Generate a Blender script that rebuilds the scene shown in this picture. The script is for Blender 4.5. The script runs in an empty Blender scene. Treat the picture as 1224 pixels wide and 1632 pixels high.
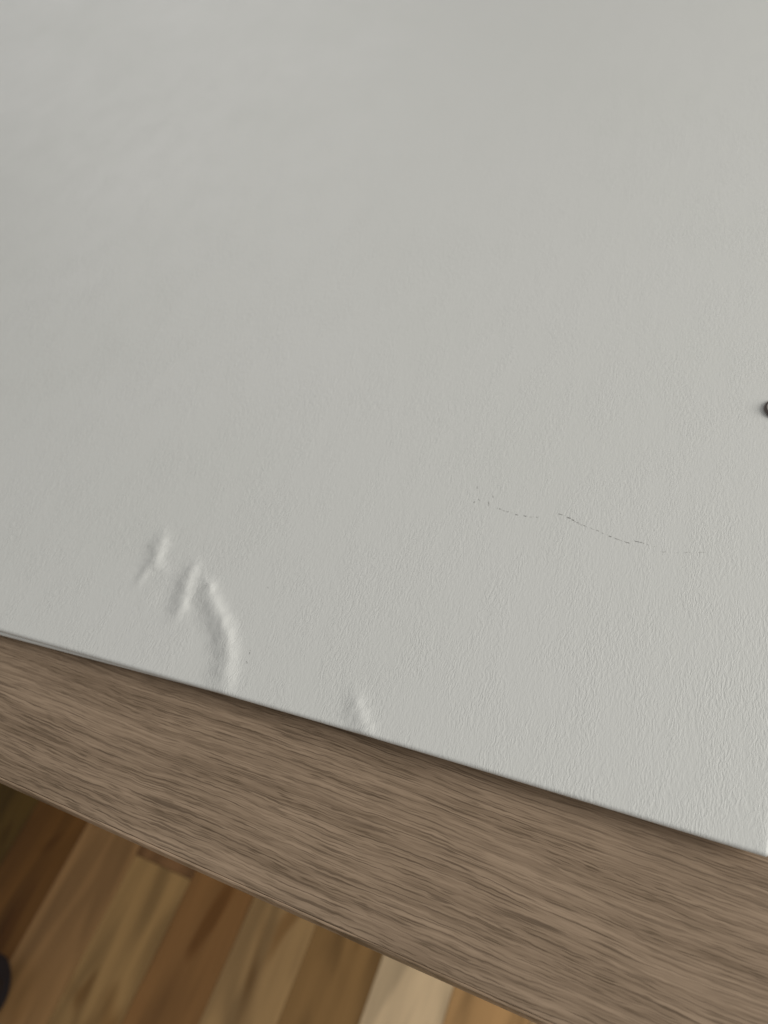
import bpy, bmesh, math, random
from mathutils import Matrix, Vector, noise as mnoise

random.seed(7)
SC = bpy.context.scene
COL = SC.collection

# ------------------------------------------------------------------ camera
cam_data = bpy.data.cameras.new("camera")
cam = bpy.data.objects.new("camera", cam_data)
COL.objects.link(cam)
ax = Vector((3312, 780, -1235)).normalized()      # table edge direction seen from the camera
ay = Vector((920, -1950, 1235))
ay = (ay - ax * ax.dot(ay)).normalized()          # direction across the table top
az = ax.cross(ay)                                 # up
R = Matrix(((ax.x, -ax.y, -ax.z), (ay.x, -ay.y, -ay.z), (az.x, -az.y, -az.z)))
cam.matrix_world = Matrix.Translation((0, 0, 0.95)) @ R.to_4x4()
cam_data.sensor_fit = 'VERTICAL'
cam_data.sensor_height = 36
cam_data.sensor_width = 27
cam_data.lens = 1235 / 1632 * 36
cam_data.clip_start = 0.01
cam_data.clip_end = 50
cam_data.dof.use_dof = True
cam_data.dof.focus_distance = 0.200
cam_data.dof.aperture_fstop = 13.5
SC.camera = cam

# ------------------------------------------------------------------ light
world = bpy.data.worlds.new("World")
SC.world = world
world.use_nodes = True
world.node_tree.nodes["Background"].inputs[0].default_value = (0.99, 0.995, 0.98, 1)
world.node_tree.nodes["Background"].inputs[1].default_value = 0.285


def area(name, loc, target, sx, sy, power, color):
    d = bpy.data.lights.new(name, 'AREA')
    d.shape = 'RECTANGLE'
    d.size, d.size_y = sx, sy
    d.energy = power
    d.color = color
    o = bpy.data.objects.new(name, d)
    o.location = loc
    o.rotation_euler = (Vector(target) - Vector(loc)).to_track_quat('-Z', 'Y').to_euler()
    COL.objects.link(o)
    return o


area("window_light", (1.40, 0.40, 1.55), (0, 0.1, 0.7), 1.15, 0.95, 21.0, (1.0, 0.985, 0.94))
area("far_fill_light", (-1.9, 2.3, 1.75), (-0.3, 0.3, 0.75), 1.6, 1.2, 8.5, (1.0, 0.99, 0.965))  # added fill lamp, brightens the far left of the cover; no known window there

SC.view_settings.view_transform = 'Standard'
SC.view_settings.look = 'None'
SC.view_settings.exposure = 0.0
SC.view_settings.gamma = 1.0
SC.cycles.use_denoising = True
SC.cycles.max_bounces = 6


# ------------------------------------------------------------------ helpers
def tag(o, label=None, cat=None, group=None, kind=None):
    for k, v in (('label', label), ('category', cat), ('group', group), ('kind', kind)):
        if v:
            o[k] = v
    return o


def empty(name, loc, rz=0):
    o = bpy.data.objects.new(name, None)
    o.location = loc
    o.rotation_euler = (0, 0, rz)
    o.empty_display_size = 0.05
    COL.objects.link(o)
    return o


def obj(name, bm, mat, parent=None, smooth=False, bevel=0, seg=2):
    me = bpy.data.meshes.new(name)
    bmesh.ops.recalc_face_normals(bm, faces=bm.faces)
    bm.to_mesh(me)
    bm.free()
    if mat:
        me.materials.append(mat)
    if smooth:
        for p in me.polygons:
            p.use_smooth = True
    o = bpy.data.objects.new(name, me)
    COL.objects.link(o)
    if parent:
        o.parent = parent
    if bevel:
        m = o.modifiers.new("bevel", 'BEVEL')
        m.width = bevel
        m.segments = seg
        m.limit_method = 'ANGLE'
    return o


def box(bm, x0, x1, y0, y1, z0, z1):
    vs = [bm.verts.new(p) for p in ((x0, y0, z0), (x1, y0, z0), (x1, y1, z0), (x0, y1, z0),
                                    (x0, y0, z1), (x1, y0, z1), (x1, y1, z1), (x0, y1, z1))]
    for f in ((0, 3, 2, 1), (4, 5, 6, 7), (0, 1, 5, 4), (1, 2, 6, 5), (2, 3, 7, 6), (3, 0, 4, 7)):
        bm.faces.new([vs[i] for i in f])


def lathe(bm, prof, n=32, axis='Z', c=(0, 0, 0)):
    rings = []
    for r, h in prof:
        ring = []
        for k in range(n):
            a = 2 * math.pi * k / n
            p = (r * math.cos(a), r * math.sin(a), h)
            if axis == 'X':
                p = (p[2], p[0], p[1])
            ring.append(bm.verts.new((p[0] + c[0], p[1] + c[1], p[2] + c[2])))
        rings.append(ring)
    for a, b in zip(rings, rings[1:]):
        for k in range(n):
            bm.faces.new((a[k], a[(k + 1) % n], b[(k + 1) % n], b[k]))
    bm.faces.new(rings[0])
    bm.faces.new(rings[-1])


# ------------------------------------------------------------------ material helpers
class NT:
    def __init__(self, name):
        self.m = bpy.data.materials.new(name)
        self.m.use_nodes = True
        self.t = self.m.node_tree
        self.b = self.t.nodes["Principled BSDF"]

    def n(self, typ, **kw):
        nd = self.t.nodes.new(typ)
        for k, v in kw.items():
            setattr(nd, k, v)
        return nd

    def l(self, a, b):
        self.t.links.new(a, b)

    def val(self, sock, v):
        if isinstance(v, (int, float, tuple)):
            sock.default_value = v
        else:
            self.l(v, sock)

    def math(self, op, a, b=0.0, c=None, clamp=False):
        nd = self.n('ShaderNodeMath', operation=op, use_clamp=clamp)
        self.val(nd.inputs[0], a)
        self.val(nd.inputs[1], b)
        if c is not None:
            self.val(nd.inputs[2], c)
        return nd.outputs[0]

    def mapping(self, vec, scale, loc=(0, 0, 0)):
        nd = self.n('ShaderNodeMapping')
        self.l(vec, nd.inputs['Vector'])
        self.val(nd.inputs['Scale'], scale)
        self.val(nd.inputs['Location'], loc)
        return nd.outputs[0]

    def noise(self, vec, scale=1.0, detail=2.0, rough=0.5, dist=0.0):
        nd = self.n('ShaderNodeTexNoise')
        self.l(vec, nd.inputs['Vector'])
        nd.inputs['Scale'].default_value = scale
        nd.inputs['Detail'].default_value = detail
        nd.inputs['Roughness'].default_value = rough
        nd.inputs['Distortion'].default_value = dist
        return nd.outputs[0]

    def rng(self, v, a, b, c=0.0, d=1.0, smooth=True):
        nd = self.n('ShaderNodeMapRange')
        nd.interpolation_type = 'SMOOTHSTEP' if smooth else 'LINEAR'
        self.l(v, nd.inputs['Value'])
        for k, x in zip(('From Min', 'From Max', 'To Min', 'To Max'), (a, b, c, d)):
            nd.inputs[k].default_value = x
        return nd.outputs[0]

    def mix(self, f, a, b, mode='MIX'):
        nd = self.n('ShaderNodeMix', data_type='RGBA', blend_type=mode)
        self.val(nd.inputs[0], f)
        self.val(nd.inputs[6], a if not isinstance(a, tuple) else a + (1,))
        self.val(nd.inputs[7], b if not isinstance(b, tuple) else b + (1,))
        return nd.outputs[2]

    def bump(self, h, strength, dist):
        nd = self.n('ShaderNodeBump')
        nd.inputs['Strength'].default_value = strength
        nd.inputs['Distance'].default_value = dist
        self.l(h, nd.inputs['Height'])
        self.l(nd.outputs[0], self.b.inputs['Normal'])

    def set(self, **kw):
        for k, v in kw.items():
            self.val(self.b.inputs[k.replace('_', ' ')], v if not (isinstance(v, tuple) and len(v) == 3) else v + (1,))


def leather(name):
    t = NT(name)
    co = t.n('ShaderNodeTexCoord').outputs['Object']
    # slow bend of the crease direction
    warp = t.n('ShaderNodeTexNoise')
    t.l(co, warp.inputs['Vector'])
    warp.inputs['Scale'].default_value = 260
    warp.inputs['Detail'].default_value = 2
    off = t.n('ShaderNodeVectorMath', operation='MULTIPLY_ADD')
    t.l(warp.outputs['Color'], off.inputs[0])
    off.inputs[1].default_value = (0.0015, 0.0012, 0)
    t.l(co, off.inputs[2])
    co2 = off.outputs[0]
    a = t.noise(t.mapping(co2, (1200, 330, 330)), detail=2.5, rough=0.55)
    ridge = t.math('POWER', t.math('SUBTRACT', 1.0, t.math('MULTIPLY', t.math('ABSOLUTE', t.math('SUBTRACT', a, 0.5)), 5.0, clamp=True)), 1.6)
    b = t.noise(t.mapping(co2, (2500, 800, 800), (3, 1, 0)), detail=1.5)
    patch = t.rng(t.noise(t.mapping(co, (110, 48, 60), (5, 2, 1)), detail=2.5, rough=0.6), 0.34, 0.66, 0.42, 1.1)
    h = t.math('MULTIPLY', t.math('ADD', ridge, t.math('MULTIPLY', b, 0.55)), patch)
    t.bump(h, 1.0, 0.000062)
    tone = t.noise(co, scale=14, detail=3)
    col = t.mix(tone, (0.742, 0.742, 0.700), (0.772, 0.762, 0.735))
    t.set(Base_Color=col, Roughness=t.rng(tone, 0, 1, 0.50, 0.42))
    t.b.inputs['Specular IOR Level'].default_value = 0.42
    return t.m


def laminate(name, lift=1.0):
    t = NT(name)
    co = t.n('ShaderNodeTexCoord').outputs['Object']
    # grain runs along x; bend it a little in y
    w = t.noise(t.mapping(co, (5, 12, 1)), detail=2.5, rough=0.5)
    sep = t.n('ShaderNodeSeparateXYZ')
    t.l(co, sep.inputs[0])
    yy = t.math('ADD', sep.outputs[1], t.math('MULTIPLY', w, 0.012))
    w2 = t.noise(t.mapping(co, (70, 110, 1), (3, 3, 0)), detail=2, rough=0.6)
    yy = t.math('ADD', yy, t.math('MULTIPLY', w2, 0.0011))
    w3 = t.noise(t.mapping(co, (420, 900, 1), (3, 7, 0)), detail=1)
    yy = t.math('ADD', yy, t.math('MULTIPLY', w3, 0.00035))
    cmb = t.n('ShaderNodeCombineXYZ')
    t.l(sep.outputs[0], cmb.inputs[0])
    t.l(yy, cmb.inputs[1])
    t.l(sep.outputs[2], cmb.inputs[2])
    c = cmb.outputs[0]
    band = t.noise(t.mapping(c, (15, 150, 40)), detail=3, rough=0.6)
    streak = t.noise(t.mapping(c, (22, 850, 60), (2, 0, 0)), detail=3, rough=0.65)
    fine = t.noise(t.mapping(c, (110, 2600, 60), (0, 5, 0)), detail=2)
    pore = t.noise(t.mapping(c, (42, 1900, 60), (9, 0, 0)), detail=2.5, rough=0.5)
    v = t.math('ADD', t.math('MULTIPLY', band, 0.36), t.math('MULTIPLY', streak, 0.64))
    v = t.math('ADD', v, t.math('MULTIPLY', t.math('SUBTRACT', fine, 0.5), 0.22))
    v = t.rng(v, 0.30, 0.62, 0, 1, smooth=False)
    dark = (0.190 * lift, 0.128 * lift, 0.078 * lift)
    light = (0.425 * lift, 0.304 * lift, 0.207 * lift)
    col = t.mix(v, dark, light)
    pm = t.math('MULTIPLY', t.rng(pore, 0.53, 0.65), t.rng(t.noise(t.mapping(c, (14, 70, 10)), detail=2), 0.35, 0.6, 0.35, 0.72))
    col = t.mix(pm, col, (0.105 * lift, 0.068 * lift, 0.040 * lift))
    dash = t.noise(t.mapping(c, (130, 3200, 60), (1, 4, 0)), detail=1.5)
    dm = t.math('MULTIPLY', t.rng(dash, 0.52, 0.66), t.rng(band, 0.35, 0.6, 0.85, 0.35))
    col = t.mix(dm, col, (0.125 * lift, 0.083 * lift, 0.048 * lift))
    t.bump(t.math('SUBTRACT', t.math('MULTIPLY', streak, 0.5), pm), 0.6, 0.00005)
    t.set(Base_Color=col, Roughness=0.47)
    t.b.inputs['Specular IOR Level'].default_value = 0.35
    return t.m


def floorboard(name):
    t = NT(name)
    co = t.n('ShaderNodeTexCoord').outputs['Object']
    info = t.n('ShaderNodeObjectInfo')
    r = t.math('MULTIPLY', info.outputs['Random'], 37.0)
    cmb = t.n('ShaderNodeCombineXYZ')
    t.l(r, cmb.inputs[0])
    t.l(r, cmb.inputs[1])
    add = t.n('ShaderNodeVectorMath', operation='ADD')
    t.l(co, add.inputs[0])
    t.l(cmb.outputs[0], add.inputs[1])
    c = add.outputs[0]
    big = t.noise(t.mapping(c, (17, 3.2, 1)), detail=2, dist=0.9)
    ring = t.math('FRACT', t.math('MULTIPLY', big, 3.2))
    ring = t.math('SUBTRACT', 1.0, t.math('MULTIPLY', t.math('ABSOLUTE', t.math('SUBTRACT', ring, 0.5)), 2.0))
    streak = t.noise(t.mapping(c, (42, 3.5, 1), (4, 0, 0)), detail=2, rough=0.5)
    fine = t.noise(t.mapping(c, (500, 14, 1), (4, 0, 0)), detail=2)
    v = t.math('ADD', t.math('MULTIPLY', t.rng(ring, 0.1, 0.9), 0.28), t.math('MULTIPLY', streak, 0.72))
    v = t.math('ADD', v, t.math('MULTIPLY', t.math('SUBTRACT', fine, 0.5), 0.2))
    f = t.rng(v, 0.28, 0.72, 0.74, 1.24, smooth=False)
    g = t.n('ShaderNodeVectorMath', operation='SCALE')
    t.l(info.outputs['Color'], g.inputs[0])
    t.l(f, g.inputs['Scale'])
    knot = t.rng(t.noise(t.mapping(c, (24, 7, 1), (11, 3, 0)), detail=1.5, dist=0.4), 0.60, 0.72, 0, 0.75)
    dk = t.n('ShaderNodeVectorMath', operation='MULTIPLY')
    t.l(g.outputs[0], dk.inputs[0])
    dk.inputs[1].default_value = (0.55, 0.45, 0.33)
    col = t.mix(knot, g.outputs[0], dk.outputs[0])
    t.set(Base_Color=col, Roughness=0.42)
    t.b.inputs['Specular IOR Level'].default_value = 0.22
    return t.m


def plain(name, col, rough=0.5, metal=0.0, scale=60, amt=0.25):
    t = NT(name)
    co = t.n('ShaderNodeTexCoord').outputs['Object']
    n = t.noise(co, scale=scale, detail=4)
    lo = tuple(x * (1 - amt) for x in col)
    hi = tuple(min(1, x * (1 + amt)) for x in col)
    t.set(Base_Color=t.mix(n, lo, hi), Roughness=t.rng(n, 0.2, 0.8, rough * 0.85, min(1, rough * 1.15)), Metallic=metal)
    return t.m


M_LEATHER = leather("white_leatherette")
M_LAM = laminate("grey_oak_laminate")
M_FLOOR = floorboard("hardwood_floorboard")
M_SUB = plain("subfloor_dark", (0.05, 0.035, 0.02), 0.9)
M_PAPER = plain("page_paper", (0.7, 0.68, 0.62), 0.8)
M_INK = plain("scuff_grey", (0.17, 0.16, 0.15), 0.7, 0, 900, 0.5)
M_INK2 = plain("scuff_faint", (0.46, 0.45, 0.42), 0.6, 0, 900, 0.3)
M_METAL = plain("stud_metal", (0.62, 0.57, 0.52), 0.5, 0.2, 300, 0.2)
M_METAL_D = plain("stud_rim_metal", (0.13, 0.105, 0.095), 0.5, 0.3, 300, 0.2)
M_TYRE = plain("castor_tyre", (0.018, 0.018, 0.026), 0.6)
M_PLASTIC = plain("castor_plastic", (0.014, 0.014, 0.018), 0.35)
M_STEEL = plain("castor_steel", (0.5, 0.5, 0.5), 0.3, 1.0)

# ------------------------------------------------------------------ floor
floor = tag(empty("floor", (0, 0, 0)), kind='structure')
bm = bmesh.new()
box(bm, -2.2, 1.4, -1.4, 2.2, -0.06, -0.0185)
obj("subfloor", bm, M_SUB, floor)
PW = 0.0815
PL = 0.82
bm = bmesh.new()
box(bm, -PW / 2 + 0.0003, PW / 2 - 0.0003, -PL / 2 + 0.0003, PL / 2 - 0.0003, -0.018, 0)
first = obj("plank", bm, M_FLOOR, floor, bevel=0.0003, seg=1)
palette = [(0.34, 0.20, 0.095), (0.42, 0.28, 0.14), (0.25, 0.135, 0.055), (0.52, 0.38, 0.22), (0.38, 0.25, 0.13), (0.30, 0.165, 0.07)]
# colours of the boards in view, column by column (column 0 starts at x = -0.592)
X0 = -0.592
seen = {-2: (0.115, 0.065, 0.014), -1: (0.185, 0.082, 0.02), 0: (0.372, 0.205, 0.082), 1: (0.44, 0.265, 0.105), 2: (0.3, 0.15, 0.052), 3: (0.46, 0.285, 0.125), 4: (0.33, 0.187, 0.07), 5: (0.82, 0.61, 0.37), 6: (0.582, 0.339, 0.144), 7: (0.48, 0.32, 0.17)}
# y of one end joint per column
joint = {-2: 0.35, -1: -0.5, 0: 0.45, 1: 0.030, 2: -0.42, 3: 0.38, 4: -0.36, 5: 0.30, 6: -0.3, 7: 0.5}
used = False
for cidx in range(-18, 22):
    xc = X0 + (cidx + 0.5) * PW
    j = joint.get(cidx, random.uniform(-0.4, 0.4))
    for k in (-2, -1, 0, 1, 2):
        yc = j + (k + 0.5) * PL
        if yc - PL / 2 > 2.1 or yc + PL / 2 < -1.3:
            continue
        if not used:
            o = first
            used = True
        else:
            o = first.copy()
            COL.objects.link(o)
            o.parent = floor
        o.location = (xc, yc, random.uniform(-0.0002, 0.0002))
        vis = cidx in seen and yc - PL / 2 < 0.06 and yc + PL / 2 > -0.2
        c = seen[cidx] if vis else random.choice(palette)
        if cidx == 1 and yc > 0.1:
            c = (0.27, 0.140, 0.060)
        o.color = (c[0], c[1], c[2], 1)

# ------------------------------------------------------------------ table
TX0, TX1, TY0, TY1, TT = -1.35, 0.45, 0.0092, 0.80, 0.016
table = tag(empty("table", ((TX0 + TX1) / 2, (TY0 + TY1) / 2, 0)),
            "table with grey-brown oak grain top, its front edge above the floorboards", "table")
cx, cy = table.location.x, table.location.y


def L(bm, x0, x1, y0, y1, z0, z1):
    box(bm, x0 - cx, x1 - cx, y0 - cy, y1 - cy, z0, z1)


bm = bmesh.new()
L(bm, TX0, TX1, TY0 + 0.0008, TY1, 0.75 - TT, 0.75)
obj("tabletop", bm, M_LAM, table)
bm = bmesh.new()
L(bm, TX0, TX1, TY0, TY0 + 0.0008, 0.75 - TT, 0.7499)
obj("edge_band", bm, laminate("edge_band_laminate", 1.35), table, bevel=0.0004, seg=2)
for sx, sy in ((0, 0), (1, 0), (0, 1), (1, 1)):
    bm = bmesh.new()
    x = TX0 + 0.03 if sx == 0 else TX1 - 0.08
    y = TY0 + 0.16 if sy == 0 else TY1 - 0.08
    L(bm, x, x + 0.05, y, y + 0.05, 0.0003, 0.75 - TT)
    obj("leg", bm, M_LAM, table, bevel=0.002)
bm = bmesh.new()
L(bm, TX0 + 0.08, TX1 - 0.08, TY1 - 0.065, TY1 - 0.045, 0.66, 0.75 - TT)
obj("rail", bm, M_LAM, table, bevel=0.001)

# ------------------------------------------------------------------ folder (white leatherette)
CR = Vector((0.03605, 0.05694))                       # its front right corner
ang = math.atan2(0.01009, 0.21882)
folder = tag(empty("folder", (CR.x, CR.y, 0.75), ang),
             "large white grained leatherette folder with bubbled front edge lying on the table", "folder")
W, D, T = 0.62, 0.47, 0.0026
ZT, ZB = 0.0051, 0.0040
RD = 0.0009


def polyd(px, py, pts):
    """signed distance and position along a polyline"""
    best = (1e9, 0, 0)
    tot = 0
    seg = []
    for (ax_, ay_), (bx, by) in zip(pts, pts[1:]):
        l = math.hypot(bx - ax_, by - ay_)
        seg.append((ax_, ay_, bx, by, l, tot))
        tot += l
    for (ax_, ay_, bx, by, l, s0) in seg:
        t = ((px - ax_) * (bx - ax_) + (py - ay_) * (by - ay_)) / (l * l)
        tc = min(1, max(0, t))
        dx, dy = px - ax_ - tc * (bx - ax_), py - ay_ - tc * (by - ay_)
        d = math.hypot(dx, dy)
        if d < abs(best[0]):
            side = 1 if (bx - ax_) * (py - ay_) - (by - ay_) * (px - ax_) > 0 else -1
            best = (d * side if d else 0, (s0 + tc * l) / tot, 0)
    return best[0], best[1]


def frame_pt(u, v):
    """photo measurement -> folder coordinates (both in metres on the cover plane)"""
    d = R @ Vector((u - 612, -(v - 816), -1235))
    t = (0.7551 - 0.95) / d.z
    x, y = d.x * t - CR.x, d.y * t - CR.y
    c, s = math.cos(ang), math.sin(ang)
    return (x * c + y * s, -x * s + y * c)


RIDGES = [  # points top to bottom, height, width one side, width other side
    ([(264, 856), (258, 874), (252, 894), (243, 910)], 0.00088, 0.0020, 0.0030),
    ([(250, 896), (266, 912)], 0.00036, 0.0018, 0.0020),
    ([(240, 905), (222, 932)], 0.00030, 0.0012, 0.0018),
    ([(313, 902), (305, 922), (299, 945), (293, 962), (285, 982)], 0.00098, 0.0020, 0.0030),
    ([(291, 966), (300, 976)], 0.00025, 0.0014, 0.0018),
    ([(334, 932), (337, 954), (347, 972), (358, 994), (364, 1018), (367, 1042), (364, 1066), (359, 1100)], 0.00135, 0.0024, 0.0038),
    ([(339, 930), (342, 942)], 0.00030, 0.0010, 0.0012),
    ([(570, 1110), (571, 1134), (578, 1152), (590, 1176)], 0.00070, 0.0023, 0.0030),
]
RIDGES = [([frame_pt(p[0] - 3, p[1]) for p in pts], h, a, b) for pts, h, a, b in RIDGES]
# shallow blister between the creases
BLIST = [(frame_pt(238, 880), 0.0030, 0.0055, 0.00012), (frame_pt(325, 1030), 0.0065, 0.009, -0.00014),
         (frame_pt(262, 955), 0.0035, 0.0040, -0.00016), (frame_pt(318, 975), 0.0030, 0.0040, -0.00010)]


def relief(x, y):
    h = 0.00006 * mnoise.noise(Vector((x * 16, y * 7, 0.3))) + 0.000015 * mnoise.noise(Vector((x * 70, y * 25, 1.3)))
    if -0.23 < x < -0.05 and y < 0.11:
        for pts, a, wr, wl in RIDGES:
            d, s = polyd(x, y, pts)
            if abs(d) > 0.016:
                continue
            d += 0.0005 * mnoise.noise(Vector((x * 420, y * 420, 5)))
            w = wr if d > 0 else wl
            taper = 0.35 + 0.65 * math.sin(math.pi * min(1, max(0, s)) ** 0.8) ** 0.6 if 0 < s < 1 else 0.35
            w *= 1 + 0.3 * mnoise.noise(Vector((s * 6, a * 9000, 2)))
            taper *= 1 + 0.25 * mnoise.noise(Vector((s * 9, a * 7000, 8)))
            h += a * taper * math.exp(-(d / w) ** 2)
        for (bx, by), rx, ry, a in BLIST:
            q = ((x - bx) / rx) ** 2 + ((y - by) / ry) ** 2
            if q < 9:
                h += a * math.exp(-q)
    return h


def axis_samples(lo, hi, dense):
    out = []
    # rounded rim at both ends
    rim = [RD * (1 - math.sin(math.radians(a))) for a in (90, 75, 60, 45, 30, 15, 0)]
    out += [lo + r for r in rim]
    x = lo + RD
    while True:
        step = 0.0004 if dense[0] < x < dense[1] else 0.004
        x += step
        if x > hi - RD - 0.0002:
            break
        out.append(x)
    out += [hi - r for r in reversed(rim)]
    return out


def cover_mesh(zt, zb, xs, ys, rel, edge_fn):
    bm = bmesh.new()
    grid = []
    x0, x1, y0, y1 = xs[0], xs[-1], ys[0], ys[-1]
    for y in ys:
        row = []
        for x in xs:
            a = max(0, x0 + RD - x, x - (x1 - RD))
            b = max(0, y0 + RD - y, y - (y1 - RD))
            q = math.hypot(a, b)
            px, py = x, y
            if q > RD:
                k = RD / q
                px = x + (1 if x < (x0 + x1) / 2 else -1) * a * (1 - k)
                py = y + (1 if y < (y0 + y1) / 2 else -1) * b * (1 - k)
                q = RD
            drop = RD - math.sqrt(max(0, RD * RD - q * q))
            z = zt - drop + rel(px, py)
            row.append(bm.verts.new((px, py + edge_fn(px, py), z)))
        grid.append(row)
    for r0, r1 in zip(grid, grid[1:]):
        for i in range(len(xs) - 1):
            bm.faces.new((r0[i], r0[i + 1], r1[i + 1], r1[i]))
    per = grid[0] + [r[-1] for r in grid[1:]] + grid[-1][-2::-1] + [r[0] for r in grid[-2:0:-1]]
    low = [bm.verts.new((v.co.x, v.co.y, zb)) for v in per]
    n = len(per)
    for i in range(n):
        bm.faces.new((per[i], per[(i + 1) % n], low[(i + 1) % n], low[i]))
    bm.faces.new(low)
    return bm


def bow(x, y):
    u = -x
    if 0 < u < 0.218:
        return 0.0008 * math.sin(math.pi * u / 0.218) * math.exp(-y / 0.02)
    return 0


bm = cover_mesh(ZT, ZB, axis_samples(-W, 0, (-0.215, -0.070)), axis_samples(0, D, (0.0, 0.092)), relief, bow)
obj("front_cover", bm, M_LEATHER, folder, smooth=True)

xs = [-W + 0.0 + r for r in (0, 0.0002, 0.0006, RD)] + [-W + 0.03 * k for k in range(1, 20)] + [-RD - 0.008, -0.0086, -0.0082, -0.008]
ys = [0, 0.0002, 0.0006, RD] + [0.03 * k for k in range(1, 15)] + [D - 0.02 - RD, D - 0.0204, D - 0.0202, D - 0.02]


def skew(x, y):
    u = -x
    return 0.0006 - (u - 0.170) * 0.024


bm = cover_mesh(0.0034, 0.0022, xs, ys, lambda a, b: 0, skew)
obj("back_cover", bm, M_LEATHER, folder, smooth=True)
bm = bmesh.new()
box(bm, -W + 0.03, -0.02, 0.022, D - 0.03, 0.0035, ZB - 0.0001)
obj("page_block", bm, M_PAPER, folder)

# scuff: broken line of dark slivers on the cover, and stray specks
SEG = [((761, 775), (760, 780), 1), ((755, 802), (757, 799), 1), ((763, 795), (764, 799), 1), ((785, 789), (786, 794), 1),
       ((778, 798), (779, 808), 1), ((792, 810), (799, 812), 2), ((807, 815), (811, 816), 1), ((821, 820), (826, 821), 2),
       ((834, 822), (840, 823), 2), ((854, 824), (858, 825), 1), ((890, 819), (897, 821), 2), ((903, 824), (910, 827), 3),
       ((911, 828), (915, 830), 3), ((916, 831), (922, 834), 2), ((929, 837), (933, 839), 1), ((950, 845), (955, 847), 2),
       ((959, 849), (962, 851), 1), ((970, 854), (975, 856), 2), ((980, 858), (985, 860), 1), ((995, 863), (1003, 866), 2),
       ((1011, 862), (1019, 864), 2), ((1019, 864), (1027, 866), 2), ((1030, 868), (1034, 869), 0), ((1040, 871), (1046, 872), 0),
       ((1052, 879), (1062, 880), 0), ((1070, 881), (1082, 881), 0), ((1090, 881), (1100, 880), 0), ((1108, 881), (1124, 880), 0),
       ((800, 813), (806, 815), 0), ((812, 817), (820, 819), 0), ((842, 824), (853, 824), 0), ((923, 835), (928, 837), 0),
       ((934, 839), (949, 845), 0), ((963, 851), (969, 853), 0), ((976, 856), (994, 863), 0)]
SPK = [((426, 936), (428, 937), 1), ((399, 1036), (397, 1043), 1), ((393, 1054), (394, 1058), 1), ((864, 1069), (865, 1071), 1),
       ((115, 414), (117, 416), 1), ((753, 852), (753, 856), 0), ((502, 856), (504, 857), 0)]
rnd = random.Random(3)


def slivers(segs):
    bms = (bmesh.new(), bmesh.new())
    for (a, b, s) in segs:
        pa, pb = Vector(frame_pt(*a)), Vector(frame_pt(*b))
        d = (pb - pa)
        if d.length < 1e-6:
            d = Vector((1e-4, 0))
        n = Vector((-d.y, d.x)).normalized()
        w = (0.00007, 0.00007, 0.00011, 0.00017)[s]
        steps = max(3, int(d.length / 0.0003))
        bmx = bms[0] if s >= 1 else bms[1]
        up, dn = [], []
        for i in range(steps + 1):
            t = i / steps
            p = pa + d * t + n * rnd.uniform(-0.00008, 0.00008)
            ww = w * math.sin(math.pi * (0.12 + 0.76 * t)) * rnd.uniform(0.6, 1.3)
            z = ZT + relief(p.x, p.y) + 0.00003
            q = p + n * ww
            r = p - n * ww
            up.append((q.x, q.y, z))
            dn.append((r.x, r.y, z))
        vu = [bmx.verts.new(p) for p in up]
        vd = [bmx.verts.new(p) for p in dn]
        for i in range(steps):
            if rnd.random() > (0.45, 0.1, 0.12, 0.0)[s]:
                bmx.faces.new((vd[i], vd[i + 1], vu[i + 1], vu[i]))
    return bms


b0, b1 = slivers(SEG)
s0 = obj("scuff_mark", b0, M_INK, folder)
obj("scuff_mark", b1, M_INK2, s0)
for one in SPK:
    b0, b1 = slivers([one])
    obj("speck", b0 if one[2] >= 1 else b1, M_INK if one[2] >= 1 else M_INK2, folder)

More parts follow.
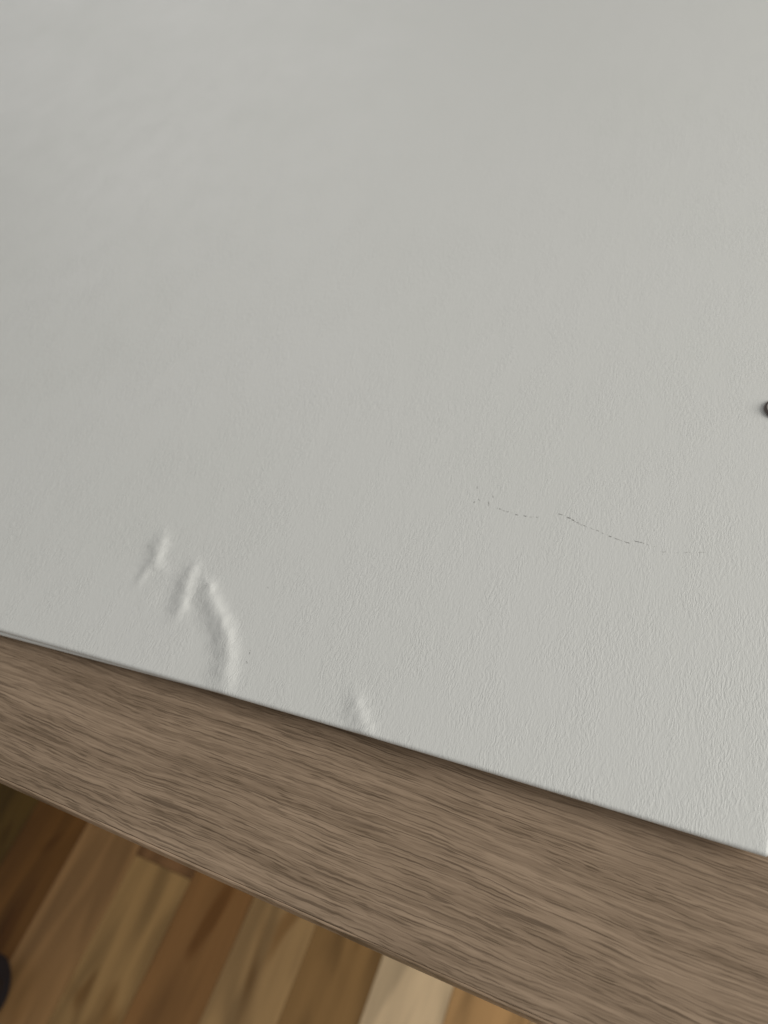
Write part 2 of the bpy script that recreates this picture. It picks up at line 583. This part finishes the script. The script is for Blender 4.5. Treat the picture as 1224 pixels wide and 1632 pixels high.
# metal stud near the right edge of the cover
sx, sy = frame_pt(1238.8, 654)
zs = ZT + 0.0001
bm = bmesh.new()
lathe(bm, [(0.0037, zs), (0.0040, zs + 0.0003), (0.0040, zs + 0.0007), (0.0038, zs + 0.0010), (0.0034, zs + 0.0009)], 40, c=(sx, sy, 0))
st = obj("stud", bm, M_METAL_D, folder, smooth=True)
bm = bmesh.new()
lathe(bm, [(0.0033, zs + 0.0008), (0.0032, zs + 0.0013), (0.0026, zs + 0.0019), (0.0014, zs + 0.0022), (0.0003, zs + 0.0023)], 40, c=(sx, sy, 0))
obj("stud_cap", bm, M_METAL, st, smooth=True)

# ------------------------------------------------------------------ castor of a chair on the floor
wx, wy = -0.5965, -0.1545
castor = tag(empty("chair_castor", (wx, wy, 0), math.radians(25)),
             "black twin-wheel chair castor standing on the dark floorboards at the left", "castor")
WR = 0.031
for s in (-1, 1):
    bm = bmesh.new()
    c = (0.017 * s, 0, WR)
    lathe(bm, [(WR - 0.004, -0.0095), (WR - 0.001, -0.0085), (WR, -0.006), (WR, 0.006), (WR - 0.001, 0.0085), (WR - 0.004, 0.0095)], 48, 'X', c)
    wh = obj("wheel", bm, M_TYRE, castor, smooth=True)
    bm = bmesh.new()
    lathe(bm, [(0.006, 0.0100 * s), (0.0065, 0.0125 * s), (0.0045, 0.0140 * s)], 24, 'X', c)
    obj("hub", bm, M_PLASTIC, wh, smooth=True)
bm = bmesh.new()
prof = []
for k in range(-10, 101, 10):
    a = math.radians(k + 40)
    prof.append((math.cos(a), math.sin(a)))
outer = [(0.036 * a, 0.036 * b) for a, b in prof]
inner = [(0.0325 * a, 0.0325 * b) for a, b in prof]
ring = outer + inner[::-1]
fr = [[bm.verts.new((x, p[0], WR + p[1])) for p in ring] for x in (-0.005, 0.005)]
n = len(ring)
for i in range(n):
    bm.faces.new((fr[0][i], fr[0][(i + 1) % n], fr[1][(i + 1) % n], fr[1][i]))
bm.faces.new(fr[0])
bm.faces.new(fr[1][::-1])
box(bm, -0.0045, 0.0045, -0.012, 0.012, WR - 0.006, WR + 0.034)
obj("hood", bm, M_PLASTIC, castor, bevel=0.0008)
bm = bmesh.new()
lathe(bm, [(0.0055, WR + 0.034), (0.0055, WR + 0.060), (0.004, WR + 0.062)], 24)
obj("stem", bm, M_STEEL, castor, smooth=True)
